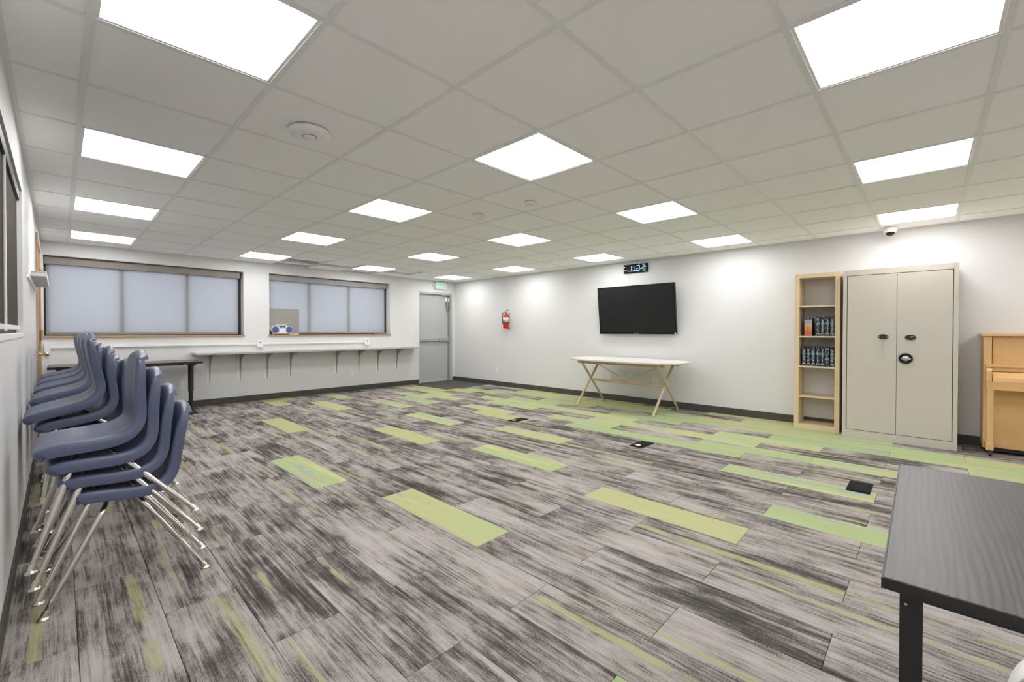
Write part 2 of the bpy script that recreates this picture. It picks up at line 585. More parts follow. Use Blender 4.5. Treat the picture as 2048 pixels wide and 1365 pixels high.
for kind, X0, X1, Y0, Y1 in cells:
    o = bpy.data.objects.new('carpet_plank', PM[kind])
    COL.objects.link(o)
    o.parent = fl
    o.location = ((X0 + X1) / 2, (Y0 + Y1) / 2, 0)
    o.scale = ((X1 - X0) / PW, (Y1 - Y0) / PLN, 1)
tag(rest.build('carpet_planks', M_GREY, fl), kind='stuff')

# ================================================================== CEILING
ce = MB().box(XL - .3, YF - .3, H + .25, XT + .3, YW + .5, H + .40).build('ceiling', M_DARKVOID)
tag(ce, 'suspended ceiling of white tiles in a metal grid', 'ceiling', kind='structure')
def gx(v): return (v + 1.14228) * T
def gy(u): return (u + 1.65957) * T
LV, LU = (-1, 2, 5, 8), (-5, -2, 1, 4, 7, 10)
tile_me = MB().box(-.5, -.5, 0, .5, .5, .015).mesh('ceiling_tile', M_TILE)
vs = [v for v in range(-2, 11)]
us = [u for u in range(-8, 13)]
SLIP = {(3, 11): (0.03, .03, .022), (3, 10): (.030, -.12, .030), (4, 10): (.0, -.05, .030), (6, 10): (.07, .0, .025), (5, 11): (0, .05, .02)}
GAPS = {(-2, 6), (-2, 3)}
for v in vs:
    for u in us:
        if v in LV and u in LU:
            continue
        x0, x1 = max(gx(v), XL), min(gx(v + 1), XT)
        y0, y1 = max(gy(u), YF), min(gy(u + 1), YW)
        if x1 - x0 < .03 or y1 - y0 < .03:
            continue
        o = bpy.data.objects.new('ceiling_tile', tile_me)
        COL.objects.link(o)
        o.parent = ce
        dx, dy, dz = SLIP.get((v, u), (0, 0, 0))
        o.location = ((x0 + x1) / 2 + dx, (y0 + y1) / 2 + dy, H + .0035 + dz)
        o.scale = (x1 - x0 - .006, y1 - y0 - .006, 1)
        if (v, u) == (3, 10): o.rotation_euler = (math.radians(2.0), 0, math.radians(1.2))
        if (v, u) == (3, 11): o.rotation_euler = (math.radians(4.0), 0, math.radians(-2))
        if (v, u) == (6, 10): o.rotation_euler = (math.radians(1.2), math.radians(1.4), 0)
for v in vs:
    x = gx(v)
    if XL < x < XT:
        MB().box(x - .012, YF, H, x + .012, YW, H + .003).box(x - .002, YF, H + .003, x + .002, YW, H + .03).build('grid_bar', M_BAR, ce)
for u in us:
    y = gy(u)
    if YF < y < YW:
        MB().box(XL, y - .012, H + .0004, XT, y + .012, H + .0032).box(XL, y - .002, H + .0032, XT, y + .002, H + .03).build('grid_bar', M_BAR, ce)
ang = MB()
ang.box(XL, YF, H, XL + .022, YW, H + .003).box(XT - .022, YF, H, XT, YW, H + .003)
ang.box(XL, YW - .022, H + .0002, XT, YW, H + .0033).box(XL, YF, H + .0002, XT, YF + .022, H + .0033)
ang.build('wall_angle', M_BAR, ce)

# ceiling light panels
fr = MB()
a, b = .298, .280
for q in ((-a, -a, a, -b), (-a, b, a, a), (-a, -b, -b, b), (b, -b, a, b)):
    fr.box(q[0], q[1], .003, q[2], q[3], .03)
fr_me = fr.mesh('frame', M_WHITE)
df_me = MB().box(-b, -b, .008, b, b, .02).mesh('diffuser', M_DIFF)
for v in LV:
    for u in LU:
        t = thing('ceiling_light', 'square flat white light panel set in the ceiling grid', 'ceiling light',
                  (gx(v + .5), gy(u + .5), H), 0, 'light panels in the ceiling')
        for nm, me in (('frame', fr_me), ('diffuser', df_me)):
            o = bpy.data.objects.new(nm, me)
            COL.objects.link(o)
            o.parent = t

# ================================================================== WALLS
W1 = (-.13, 2.115, 1.105, 2.145)      # window openings in the back wall x0,x1,z0,z1
W2 = (2.50, 4.815, 1.105, 2.160)
D1 = (5.532, 6.462, 2.060)            # exit door opening
yo = YW + .26
wb = MB()
def wbx(x0, x1, z0, z1): wb.box(x0, YW, z0, x1, yo, z1)
wbx(XL - .26, W1[0], 0, H + .25); wbx(W1[0], W1[1], 0, W1[2]); wbx(W1[0], W1[1], W1[3], H + .25)
wbx(W1[1], W2[0], 0, H + .25); wbx(W2[0], W2[1], 0, W2[2]); wbx(W2[0], W2[1], W2[3], H + .25)
wbx(W2[1], D1[0], 0, H + .25); wbx(D1[0], D1[1], D1[2], H + .25); wbx(D1[1], XT + .2, 0, H + .25)
tag(wb.build('wall_back', M_WALL), 'white wall with two wide windows and the exit door', 'wall', kind='structure')
tag(MB().box(XT, YF - .2, 0, XT + .2, YW, H + .25).build('wall_right', M_WALL), 'white wall with the television and cabinet', 'wall', kind='structure')
W3 = (1.55, 4.18, 1.150, 2.06)        # opening in left wall y0,y1,z0,z1
D2 = (6.62, 7.58, 2.10)
wl = MB()
def wlx(y0, y1, z0, z1): wl.box(XL - .26, y0, z0, XL, y1, z1)
wlx(YF - .2, W3[0], 0, H + .25); wlx(W3[0], W3[1], 0, W3[2]); wlx(W3[0], W3[1], W3[3], H + .25)
wlx(W3[1], D2[0], 0, H + .25); wlx(D2[0], D2[1], D2[2], H + .25); wlx(D2[1], YW, 0, H + .25)
tag(wl.build('wall_left', M_WALL), 'white wall behind the stacked chairs', 'wall', kind='structure')
tag(MB().box(XL - .26, YF - .2, 0, XT + .2, YF, H + .25).build('wall_front', M_WALL), 'white wall across the room from the windows', 'wall', kind='structure')

def base(name, label, boxes):
    m = MB()
    for (x0, y0, x1, y1) in boxes:
        m.box(x0, y0, 0, x1, y1, .098)
    o = m.build(name, M_BASE, bevel=.004)
    return tag(o, label, 'baseboard', kind='structure')
base('baseboard_back', 'dark grey rubber baseboard below the windows', [(XL + .008, YW - .008, D1[0] - .001, YW), (D1[1], YW - .008, XT - .008, YW)])
base('baseboard_right', 'dark grey rubber baseboard along the television wall', [(XT - .008, YF, XT, YW)])
base('baseboard_left', 'dark grey rubber baseboard behind the stacked chairs', [(XL, YF, XL + .008, D2[0] - .09), (XL, D2[1] + .09, XL + .008, YW)])

# ------------------------------------------------------------------ windows + blinds on back wall
def window(idx, W, mull, label, sill_ext):
    x0, x1, z0, z1 = W
    r = struct('window_%d' % idx, label, 'window')
    yb = YW + .166
    f = MB()
    f.box(x0, yb, z0, x1, yb + .05, z0 + .05).box(x0, yb, z1 - .05, x1, yb + .05, z1)
    f.box(x0, yb, z0 + .05, x0 + .05, yb + .05, z1 - .05).box(x1 - .05, yb, z0 + .05, x1, yb + .05, z1 - .05)
    f.build('window_frame', M_BRONZE, r)
    xs = [x0 + .05] + list(mull) + [x1 - .05]
    for m in mull:
        MB().box(m - .026, yb, z0 + .05, m + .026, yb + .05, z1 - .05).build('mullion', M_BRONZE, r)
    for a_, b_ in zip(xs[:-1], xs[1:]):
        MB().box(a_ + (.026 if a_ in mull else 0), yb + .022, z0 + .05, b_ - (.026 if b_ in mull else 0), yb + .028, z1 - .05).build('pane', M_GLASS, r)
    MB().rbox(x0 - .012 if sill_ext else x0 - .0, YW - .022, z0 - .024, x1 + .012, yb, z0, .004).build('window_sill', M_OAK, r)
    return r


def blind(W, label, cas, x0, x1, gap):
    z0, z1 = W[2], W[3]
    t = thing('roller_blind', label, 'blind', ((x0 + x1) / 2, YW + .13, z1))
    hw = (x1 - x0) / 2
    MB().rbox(-hw, -.045, -.105, hw, .045, -.008, .006).build('cassette', cas, t)
    MB().box(-hw + .013, .028, z0 - z1 + gap, hw - .013, .0295, -.10).build('fabric', M_FABRIC, t)
    MB().rbox(-hw + .014, .018, z0 - z1 + gap - .022, hw - .014, .036, z0 - z1 + gap + .004, .003).build('bottom_bar', cas, t)
    for s in (-1, 1):
        MB().box(s * (hw - .002), .022, z0 - z1 + gap - .02, s * (hw - .012), .034, -.10).build('side_channel', M_BRONZE, t)
    return t


window(1, W1, (.63, 1.385), 'wide window behind a taupe roller blind', False)
window(2, W2, (3.225, 3.985), 'wide window behind a grey roller blind', True)
blind(W1, 'pale blue roller blind with a taupe cassette', M_TAUPE, W1[0] + .006, W1[1] - .028, .03)
blind(W2, 'pale roller blind with grey cassette above the radio', M_GREYCAS, W2[0] + .003, W2[1] - .028, .035)
# ground and hedge-free exterior slab so the outside is not empty
tag(MB().box(-6, YW + .3, -.3, 14, YW + 14, -.12).build('ground_outside', M_CONC), 'plain ground outside the windows', 'ground', kind='structure')

# left wall window with dark blind
r = struct('window_3', 'dark bronze window in the wall above the chairs', 'window')
y0, y1, z0, z1 = W3
xb = XL - .032
f = MB()
f.box(xb - .05, y0, z0, xb, y1, z0 + .045).box(xb - .05, y0, z1 - .05, xb, y1, z1)
f.box(xb - .05, y0, z0, xb, y0 + .05, z1).box(xb - .05, y1 - .05, z0, xb, y1, z1)
f.build('window_frame', M_BRONZE, r)
MB().box(xb - .05, 2.84, z0 + .045, xb, 2.90, z1 - .05).build('mullion', M_BRONZE, r)
MB().box(xb - .03, y0 + .05, z0 + .045, xb - .024, 2.84, z1 - .05).build('pane', M_GLASS, r)
MB().box(xb - .03, 2.90, z0 + .045, xb - .024, y1 - .05, z1 - .05).build('pane', M_GLASS, r)
MB().rbox(xb, y0, z0 - .02, XL + .004, y1, z0 + .006, .003).build('window_sill', M_WHITE, r)
t = thing('roller_blind', 'dark brown blind drawn in the bronze window', 'blind', (xb + .006, (y0 + y1) / 2, z1))
hw = (y1 - y0) / 2
MB().box(.0, -hw + .01, z0 - z1 + .05, .003, hw - .01, -.06).build('fabric', M_DKBLIND, t)
MB().rbox(-.004, -hw + .005, -.065, .016, hw - .005, -.004, .004).build('cassette', M_BRONZE, t)
MB().rbox(-.006, -hw + .01, z0 - z1 + .028, .012, hw - .01, z0 - z1 + .052, .003).build('bottom_bar', M_PLAST, t)
MB().tube([(.010, hw - 1.05, z0 - z1 + .02), (.010, hw - 1.05, -.06)], .006, 6).build('pull_wand', M_PLAST, t)

# ------------------------------------------------------------------ exit door
d = struct('door_1', 'grey steel exit door with panic bar', 'door')
x0, x1, zt = D1
f = MB()
f.box(x0, YW - .004, 0, x0 + .022, YW + .16, zt).box(x1 - .045, YW - .004, 0, x1, YW + .16, zt).box(x0 + .022, YW - .004, zt - .045, x1 - .045, YW + .16, zt)
f.box(x0 + .022, YW + .115, 0, x0 + .045, YW + .16, zt - .045).box(x1 - .075, YW + .115, 0, x1 - .045, YW + .16, zt - .045)
f.build('door_frame', M_FRAMEG, d, bevel=.002)
MB().rbox(x0 + .03, YW + .07, .012, x1 - .085, YW + .113, zt - .05, .003).build('door_leaf', M_DOORG, d)
MB().rbox(x0 + .03, YW + .02, .945, x0 + .56, YW + .068, 1.005, .008).build('panic_bar', M_STEEL, d)
MB().rbox(x0 + .56, YW + .012, .935, x1 - .09, YW + .07, 1.012, .008).build('latch_case', M_STEEL, d)
MB().box(x0 + .02, YW - .01, 0, x1 - .04, YW + .16, .011).build('threshold', M_STEEL, d)
MB().box(x1 - .087, YW + .058, .02, x1 - .08, YW + .113, zt - .05).build('door_edge_strip', M_STEEL, d)
MB().rbox(x1 - .165, YW + .045, zt - .19, x1 - .125, YW + .07, zt - .10, .004).build('cable_box', M_PLAST, d)
MB().rbox(x1 - .072, YW + .06, zt - .19, x1 - .045, YW + .115, zt - .10, .004).build('cable_box', M_PLAST, d)
M_CABLE = mat('armoured_cable', (0.16, 0.16, 0.155), 0.5, 0.3)
pts = []
for i in range(15):
    q = PI * i / 14
    pts.append((x1 - .10 - .045 * math.cos(q) * 1.0, YW + .045, zt - .19 - .23 * math.sin(q) ** .8))
MB().tube(pts, .009, 8).build('door_cable', M_CABLE, d)
MB().rbox(x1 - .30, YW + .02, zt - .065, x1 - .05, YW + .075, zt - .047, .003).build('closer_arm', M_GREYMET, d)
for z in (.25, 1.05, 1.83):
    MB().tube([(x1 - .08, YW + .062, z - .05), (x1 - .08, YW + .062, z + .05)], .008, 8).build('hinge', M_STEEL, d)

# exit sign
def letter(mb, ch, y, z, s, x, th=.16, axis='Y'):
    """blocky EXIT letters drawn in the x-z plane facing -Y"""
    w_ = .62 * s
    t_ = th * s
    def b(u0, v0, u1, v1): mb.box(x + u0, y, z + v0, x + u1, y + .0015, z + v1)
    if ch == 'E':
        b(0, 0, t_, s); b(t_, 0, w_, t_); b(t_, s / 2 - t_ / 2, w_ * .9, s / 2 + t_ / 2); b(t_, s - t_, w_, s)
    if ch == 'I':
        b(w_ / 2 - t_ / 2, 0, w_ / 2 + t_ / 2, s)
    if ch == 'T':
        b(0, s - t_, w_, s); b(w_ / 2 - t_ / 2, 0, w_ / 2 + t_ / 2, s - t_)
    if ch == 'X':
        for sg in (0, 1):
            p0, p1 = ((0, 0), (w_ - t_, s)) if sg == 0 else ((w_ - t_, 0), (0, s))
            mb.prism([(x + p0[0], z + p0[1]), (x + p0[0] + t_, z + p0[1]), (x + p1[0] + t_, z + p1[1]), (x + p1[0], z + p1[1])], 'Y', y, y + .0015)


sx = 6.10
e = thing('exit_sign', 'white emergency exit sign with green letters above the grey door', 'sign', (sx, YW, 2.135))
MB().rbox(-.155, -.055, 0, .155, 0, .165, .008).build('housing', M_PLAST, e)
lm = MB()
for i, ch in enumerate('EXIT'):
    letter(lm, ch, -.0572, .025, .115, -.135 + i * .07 + (.0 if ch != 'I' else -.005))
M_EXITG = mat('exit_green', (0.20, 0.62, 0.40), 0.5, emis=(0.30, 0.85, 0.55), estr=.35)
lm.build('lettering', M_EXITG, e)
for s in (-1, 1):
    MB().lathe([(.006, 0), (.03, .004), (.034, .02), (.03, .04), (.02, .05)], (s * .185, -.03, .09), 'Y', 14).build('lamp_head', M_PLAST, e)
    MB().box(s * .15, -.02, .075, s * .19, -.005, .105).build('lamp_arm', M_PLAST, e)
# entrance mat
tag(MB().rbox(5.36, 6.95, 0, 6.50, 8.12, .006, .002).build('entrance_mat', M_MAT), 'dark grey entrance mat in front of the exit door', 'mat')

# ------------------------------------------------------------------ door in left wall
d = struct('door_2', 'door with oak trim and brass knob near the windows', 'door')
y0, y1, zt = D2
f = MB()
f.box(XL, y0 - .075, 0, XL + .016, y0 + .005, zt + .07).box(XL, y1 - .005, 0, XL + .016, y1 + .075, zt + .07).box(XL, y0 + .005, zt - .005, XL + .016, y1 - .005, zt + .07)
f.build('door_trim', M_OAKV, d, bevel=.003)
j = MB()
j.box(XL - .12, y0, 0, XL, y0 + .02, zt).box(XL - .12, y1 - .02, 0, XL, y1, zt).box(XL - .12, y0 + .02, zt - .02, XL, y1 - .02, zt)
j.build('door_jamb', M_OAKV, d)
MB().rbox(XL - .05, y0 + .022, .01, XL - .006, y1 - .022, zt - .022, .003).build('door_leaf', M_DOORG, d)
for z in (.25, 1.12, 1.84):
    MB().tube([(XL + .022, y1 - .012, z - .06), (XL + .022, y1 - .012, z + .06)], .010, 8).build('hinge', M_BRASS, d)
MB().lathe([(.0, -.006), (.032, -.006), (.032, .004), (.012, .008), (.011, .035), (.024, .045), (.029, .058), (.026, .072), (.012, .080), (.0, .081)],
           (XL, 7.24, .905), 'X', 18).build('door_knob', M_BRASS, d)

# ------------------------------------------------------------------ slatted ledge on the left wall
t = thing('wall_ledge', 'white slatted ledge on the wall beside the oak-trimmed door', 'ledge', (XL, 5.72, 1.60))
MB().prism([(-1.02, -.045), (.62, -.045), (.62, .03), (-.62, .03), (-1.02, -.035)], 'X', 0, .010).build('back_board', M_PLAST, t)
for i in range(8):
    yy = -.64 + i * .18
    MB().rbox(.010, yy - .010, .000, .088, yy + .010, .034, .002).build('slat', M_PLAST, t)
MB().box(.088, -.66, .000, .094, .64, .034).build('front_rail', M_PLAST, t)
MB().box(.010, -.66, .034, .094, .64, .040).build('top_board', M_PLAST, t)

# ================================================================== CHAIRS
def shell_mesh(m):
    prof = [(-.196, .418), (-.206, .432), (-.203, .450), (-.186, .463), (-.150, .468), (-.09, .464), (-.03, .456), (.03, .450), (.07, .450),
            (.100, .458), (.124, .474), (.140, .500), (.149, .540), (.157, .60), (.167, .66), (.179, .72), (.190, .765), (.200, .788), (.216, .800), (.240, .803)]
    hw = [.196, .200, .204, .207, .210, .214, .217, .218, .216, .212, .206, .201, .198, .198, .199, .197, .190, .182, .172, .160]
    fl_ = [.010, .024, .040, .046, .048, .048, .048, .048, .048, .047, .045, .043, .042, .041, .040, .038, .032, .024, .014, .006]
    cs = [(-1.0, -1.0), (-1.0, -.5), (-.992, -.15), (-.965, -.02), (-.91, 0.0), (-.75, -.03), (-.5, -.16), (-.25, -.26), (0, -.30)]
    cs = cs + [(-a, b) for a, b in cs[-2::-1]]
    P = [Vector((x, 0, z)) for x, z in prof]
    verts, faces = [], []
    for i, p in enumerate(P):
        a = P[max(0, i - 1)]; b = P[min(len(P) - 1, i + 1)]
        tg = (b - a).normalized()
        nrm = Vector((-tg.z, 0, tg.x))       # towards the sitter
        fz = fl_[i]
        for (yf, nf) in cs:
            q = p + nrm * (nf * fz)
            q.y = yf * hw[i]
            if i >= len(P) - 5:              # arched top edge
                q.z -= .036 * abs(yf) ** 3 * (i - (len(P) - 6)) / 5
            if i <= 4:                       # rounded front corners
                q.x += .030 * abs(yf) ** 3 * (5 - i) / 5
            verts.append(q[:])
    nc = len(cs)
    for i in range(len(P) - 1):
        for k in range(nc - 1):
            faces.append((i * nc + k, i * nc + k + 1, (i + 1) * nc + k + 1, (i + 1) * nc + k))
    me = bpy.data.meshes.new('shell')
    me.from_pydata(verts, [], faces)
    me.polygons.foreach_set('use_smooth', [True] * len(faces))
    me.materials.append(m)
    return me


def leg_path(sx, sy):
    foot = Vector((sx * .27, sy * .258, .016))
    knee = Vector((-.085 if sx < 0 else .048, sy * .178, .375))
    end = Vector((-.055 if sx < 0 else .015, sy * .10, .418))
    pts, rr = [], []
    for i in range(6):
        q = i / 5
        pts.append(foot.lerp(knee, q * .93)); rr.append(.0088 + .0042 * min(1, q * 2.2))
    pre = foot.lerp(knee, .93)
    for i in range(1, 7):
        q = i / 6
        pts.append(pre * (1 - q) ** 2 + knee * 2 * q * (1 - q) + end * q * q); rr.append(.013)
    pts.append(Vector((end.x, 0, .424))); rr.append(.013)
    return foot, pts, rr


def make_chair(shell_mat, label, group):
    t = thing('shell_chair', label, 'chair', (0, 0, 0), 0, group)
    me = shell_mesh(shell_mat)
    s = bpy.data.objects.new('shell', me)
    COL.objects.link(s); s.parent = t
    md = s.modifiers.new('thick', 'SOLIDIFY'); md.thickness = .004; md.offset = -1
    md = s.modifiers.new('soft', 'SUBSURF'); md.levels = 1; md.render_levels = 2
    for sx_ in (-1, 1):
        for sy_ in (-1, 1):
            foot, pts, rr = leg_path(sx_, sy_)
            lg = MB().tube(pts, rr, 12).build('leg', M_CHROME, t)
            g = MB()
            ax = (pts[1] - pts[0]).normalized()
            g.tube([foot - ax * .004, foot + ax * .018], .0125, 12)
            g.lathe([(.001, 0), (.0195, 0), (.0205, .003), (.017, .008), (.010, .012), (.008, .020), (.001, .021)], (foot.x - ax.x * .006, foot.y - ax.y * .006, 0), 'Z', 16)
            g.build('glide', M_NICKEL, lg)
    for xx in (-.055, .015):
        MB().tube([(xx, -.10, .418), (xx, .10, .418)], .006, 8).build('crossbar', M_CHROME, t)
    return t


STEP_X = -.0115
ORD = ['bottom', 'second from bottom', 'third from bottom', 'fourth from bottom', 'fifth from bottom', 'top']
# name, count, x of the lowest chair, y, tilt per chair, rise per chair
stacks = [('four-chair stack', 4, .222, 2.838, 3.2, .082), ('five-chair stack beside the four-chair stack', 5, .240, 3.75, 5.0, .080),
          ('second five-chair stack from the four-chair stack', 5, .240, 4.60, 5.0, .080), ('third five-chair stack from the four-chair stack', 5, .240, 5.30, 5.0, .080),
          ('fourth five-chair stack from the four-chair stack', 5, .240, 5.94, 5.0, .080), ('chair stack partly before the oak-trimmed door', 5, .240, 6.55, 5.0, .080)]
proto = make_chair(M_NAVY, 'navy shell chair', 'navy chairs stacked along the wall')
first = True
for nm, cnt, xr, yc, tilt, rise in stacks:
    for i in range(cnt):
        c = proto if first else copy_tree(proto)
        first = False
        where = 'top' if i == cnt - 1 else ORD[i]
        c['label'] = 'navy plastic shell chair, %s of the %s' % (where, nm)
        c.location = (xr + STEP_X * i, yc + (.004 if i % 2 else -.004), rise * i)
        c.rotation_euler = (0, -math.radians(tilt) * i, 0)
M_WSHELL = mat('white_shell', (0.74, 0.72, 0.68), 0.4)
wc = make_chair(M_WSHELL, 'white shell chair tucked under the dark desk', 'chairs at the dark desk')
wc.location = (1.030, -.2735, 0)
wc.rotation_euler = (0, 0, PI)
del wc['group']

# ================================================================== NEAR DESK
t = thing('desk', 'dark wood-grain desk with black square legs', 'desk', (1.0, .055, 0), math.radians(.6))
MB().rbox(0, -1.55, .722, .89, 0, .741, .002).build('table_top', M_ESPR, t)
eb = MB()
eb.box(-.002, -1.552, .721, 0, .002, .740).box(0, 0, .721, .892, .002, .740).box(.89, -1.552, .721, .892, 0, .740).box(0, -1.552, .721, .89, -1.55, .740)
eb.build('edge_band', M_BLACK, t)
for (xx, yy) in ((.010, -.052), (.850, -.052), (.010, -1.53), (.850, -1.53)):
    MB().rbox(xx, yy, 0, xx + .027, yy + .030, .721, .002).build('leg', M_BLACKM, t)
MB().rbox(.010, -1.50, .711, .040, -.052, .721, .002).build('rail', M_BLACKM, t)
MB().rbox(.850, -1.50, .711, .880, -.052, .721, .002).build('rail', M_BLACKM, t)
MB().rbox(.040, -.047, .70, .850, -.027, .721, .002).build('rail', M_BLACKM, t)
MB().rbox(.040, -1.525, .70, .850, -1.505, .721, .002).build('rail', M_BLACKM, t)
MB().lathe([(.001, -.0015), (.0025, -.001), (.0025, .001)], (.010, -.030, .700), 'X', 8).build('screw', M_STEEL, t)

# ================================================================== DESK UNDER THE WINDOW
t = thing('window_desk', 'dark brown desk with black T legs under the window', 'desk', (.665, 7.80, 0))
MB().rbox(-.76, -.31, .705, .76, .30, .735, .002).build('table_top', M_DKWALN, t)
MB().box(-.762, -.312, .704, .762, -.310, .734).build('edge_band', M_BLACK, t)
for s in (-1, 1):
    xx = s * .655
    MB().rbox(xx - .035, -.26, .675, xx + .035, .26, .7045, .004).build('top_bracket', M_BLACKM, t)
    lg = MB().tube([(xx, -.10, .30), (xx, -.10, .675)], .034, 16).build('leg', M_BLACKM, t)
    MB().tube([(xx, -.10, .04), (xx, -.10, .32)], .027, 16).build('lower_column', M_BLACKM, lg)
    MB().prism([(-.34, .0), (-.36, .012), (-.34, .022), (-.10, .045), (.22, .022), (.24, .012), (.22, 0)], 'X', xx - .042, xx + .042).build('foot', M_BLACKM, t, bevel=.006)
MB().box(-.62, .20, .66, .62, .23, .704).build('stretcher', M_BLACKM, t)

# ================================================================== WALL COUNTER
t = thing('wall_counter', 'long narrow grey counter on curved metal brackets below the windows', 'counter', (0, YW, 0))
MB().rbox(1.405, -.435, .812, 5.42, 0, .838, .002).build('counter_top', M_LAMIN, t)
MB().box(1.403, -.4375, .8115, 5.422, -.435, .8375).build('edge_band', M_GREYMET, t)
poly = [(0, .36), (0, .811), (-.37, .811), (-.37, .798)]
for i in range(13):
    q = i / 12 * PI / 2
    poly.append((-.37 + .315 * math.sin(q), .798 - .0 - .17 * (1 - math.cos(q))))
poly += [(-.030, .50), (-.012, .37)]
prev = None
for xx in (1.62, 2.04, 2.44, 2.815, 3.645, 4.09, 4.50, 4.945):
    br = MB().prism(poly, 'X', xx + .020, xx + .028).build('bracket', M_GREYMET, t)
    MB().box(xx - .022, -.004, .36, xx + .019, 0, .80).build('mount_plate', M_PLAST, br)
    bl = MB()
    for (yy, zz) in ((-.075, .765), (-.045, .745)):
        bl.lathe([(.001, 0), (.014, 0), (.014, .003), (.001, .004)], (xx + .016, yy, zz), 'X', 10)
    bl.build('bolt', M_NICKEL, br)

# surface raceway with its boxes
t = thing('wall_raceway', 'white cable raceway with outlet boxes above the counter', 'raceway', (0, YW, .955))
MB().rbox(XL + .06, -.022, -.014, 4.245, 0, .014, .004).build('channel', M_PLAST, t)
for xx in (2.345, 4.275):
    b_ = MB().rbox(xx - .045, -.048, -.058, xx + .045, 0, .058, .006).build('outlet_box', M_PLAST, t)
    MB().box(xx - .008, -.0495, .010, xx + .010, -.048, .030).build('socket', M_BLACK, b_)
    MB().box(xx - .006, -.0495, -.022, xx + .008, -.048, -.010).build('socket', M_GREYMET, b_)
MB().rbox(XL + .03, -.04, -.09, XL + .085, 0, .055, .004).build('end_box', M_PLAST, t)


def plate(kind, label, cat, loc, wall, group=None):
    t_ = thing(kind, label, cat, loc, 0 if wall == 'B' else -PI / 2, group)
    MB().rbox(-.036, -.006, -.058, .036, 0, .058, .002).build('cover_plate', M_PLAST, t_)
    if cat == 'switch':
        MB().rbox(-.006, -.016, -.010, .006, -.006, .012, .002).build('toggle', M_GREYMET, t_)
    else:
        for z in (-.024, .024):
            s_ = MB().rbox(-.017, -.0085, z - .015, .017, -.006, z + .015, .001).build('receptacle', M_WHITE, t_)
            MB().box(-.007, -.0092, z - .003, -.005, -.0085, z + .007).box(.005, -.0092, z - .003, .007, -.0085, z + .007).box(-.002, -.0092, z - .010, .002, -.0085, z - .006).build('slots', M_BLACK, s_)
    return t_


plate('light_switch', 'white light switch beside the exit door', 'switch', (5.363, YW, 1.165), 'B')
plate('wall_outlet', 'white wall outlet beside the desk leg', 'outlet', (1.283, YW, .34), 'B')
plate('wall_outlet', 'white wall outlet beneath the counter brackets', 'outlet', (3.978, YW, .342), 'B')
plate('wall_outlet', 'white wall outlet low below the fire extinguisher', 'outlet', (XT, 6.706, .33), 'R')
for yy in (3.95, 3.54, 3.12):
    plate('wall_outlet', 'white wall outlet behind the trestle table', 'outlet', (XT, yy, .40), 'R', 'outlets behind the trestle table')

# ------------------------------------------------------------------ radio, board, bits on the sill
zs = W2[2]
t = thing('radio', 'blue and silver portable radio with raised antenna on the sill', 'radio', (2.705, YW + .058, zs))
bd = MB().prism([(-.12, .012), (.12, .012), (.165, .045), (.172, .09), (.155, .135), (.115, .155), (.075, .152), (.05, .160), (-.05, .160), (-.075, .152), (-.115, .155), (-.155, .135), (-.172, .09), (-.165, .045)], 'Y', -.07, .07)
bd.build('body', M_RADIOW, t, bevel=.008)
for s in (-1, 1):
    sp = MB().lathe([(.001, -.078), (.030, -.077), (.052, -.074), (.056, -.069), (.056, -.060)], (s * .112, 0, .088), 'Y', 24).build('speaker', M_RADIOB, t)
    MB().lathe([(.056, -.079), (.0625, -.077), (.064, -.066), (.055, -.066)], (s * .112, 0, .088), 'Y', 24, ring=True).build('speaker_ring', M_RADIOW, sp)
    MB().rbox(s * .135 - .018, -.05, 0, s * .135 + .018, .05, .016, .003).build('foot', M_RADIOW, t)
MB().prism([(-.055, .155), (.055, .155), (.042, .110), (-.042, .110)], 'Y', -.075, -.069).build('control_panel', M_RADIOB, t)
bt = MB()
for i in range(6):
    bt.box(-.040 + i * .0145, -.077, .125, -.031 + i * .0145, -.0745, .133)
bt.build('buttons', M_RADIOW, t)
MB().rbox(-.050, -.082, .025, .050, -.069, .106, .006).build('cassette_door', M_PLAST, t)
MB().tube([(.055, .02, .160), (.150, .02, .245)], .002, 6).build('antenna', M_STEEL, t)
MB().tube([(-.10, .0, .150), (-.07, 0, .172), (.0, 0, .176), (.07, 0, .172), (.10, 0, .150)], .006, 8).build('handle', M_RADIOW, t)
t = thing('grey_board', 'plain grey square board leaning on the blind behind the radio', 'board', (2.775, YW + .145, zs))
o = MB().rbox(-.265, -.004, .018, .265, .004, .462, .001).build('panel', M_BOARD, t)
MB().box(-.265, -.008, .0, .265, .006, .018).build('base_strip', M_PLAST, t)
pts = [(4.50 + .011 * i, YW + .06 + .018 * math.sin(i * 1.3), zs + .010 + .010 * abs(math.sin(i * .7))) for i in range(24)]
tag(MB().tube(pts, .006, 6).build('cable', M_PLAST), 'white coiled cable lying on the window sill', 'cable')

# ================================================================== TV WALL
# television, tilted down
t = thing('television', 'large black flat television on a tilting wall mount', 'television', (XT, 3.405, 1.13))
R = MB()
tv = bpy.data.objects.new('tv_panel', None)
def tvbox(name, y0, y1, z0, z1, d0, d1, m, parent, bev=.003):
    """box in the tilted plane of the set: d is depth towards the room"""
    th = math.radians(6.5)
    me = MB().rbox(-d1, y0, z0, -d0, y1, z1, bev)
    nv = []
    for (x, y, z) in me.v:
        nv.append((-.055 + x * math.cos(th) - z * math.sin(th), y, z * math.cos(th) + x * math.sin(th) * 1.0 + .0))
    me.v = nv
    return me.build(name, m, parent)
bpy.data.objects.remove(tv)
cs_ = tvbox('casing', -.668, .668, 0, .785, .0, .045, M_GLOSSBLK, t)
tvbox('screen', -.650, .650, .032, .768, .0445, .0462, M_SCREEN, cs_, .0004)
tvbox('maker_badge', -.05, .03, .010, .021, .0455, .047, M_STEEL, cs_, .0003)
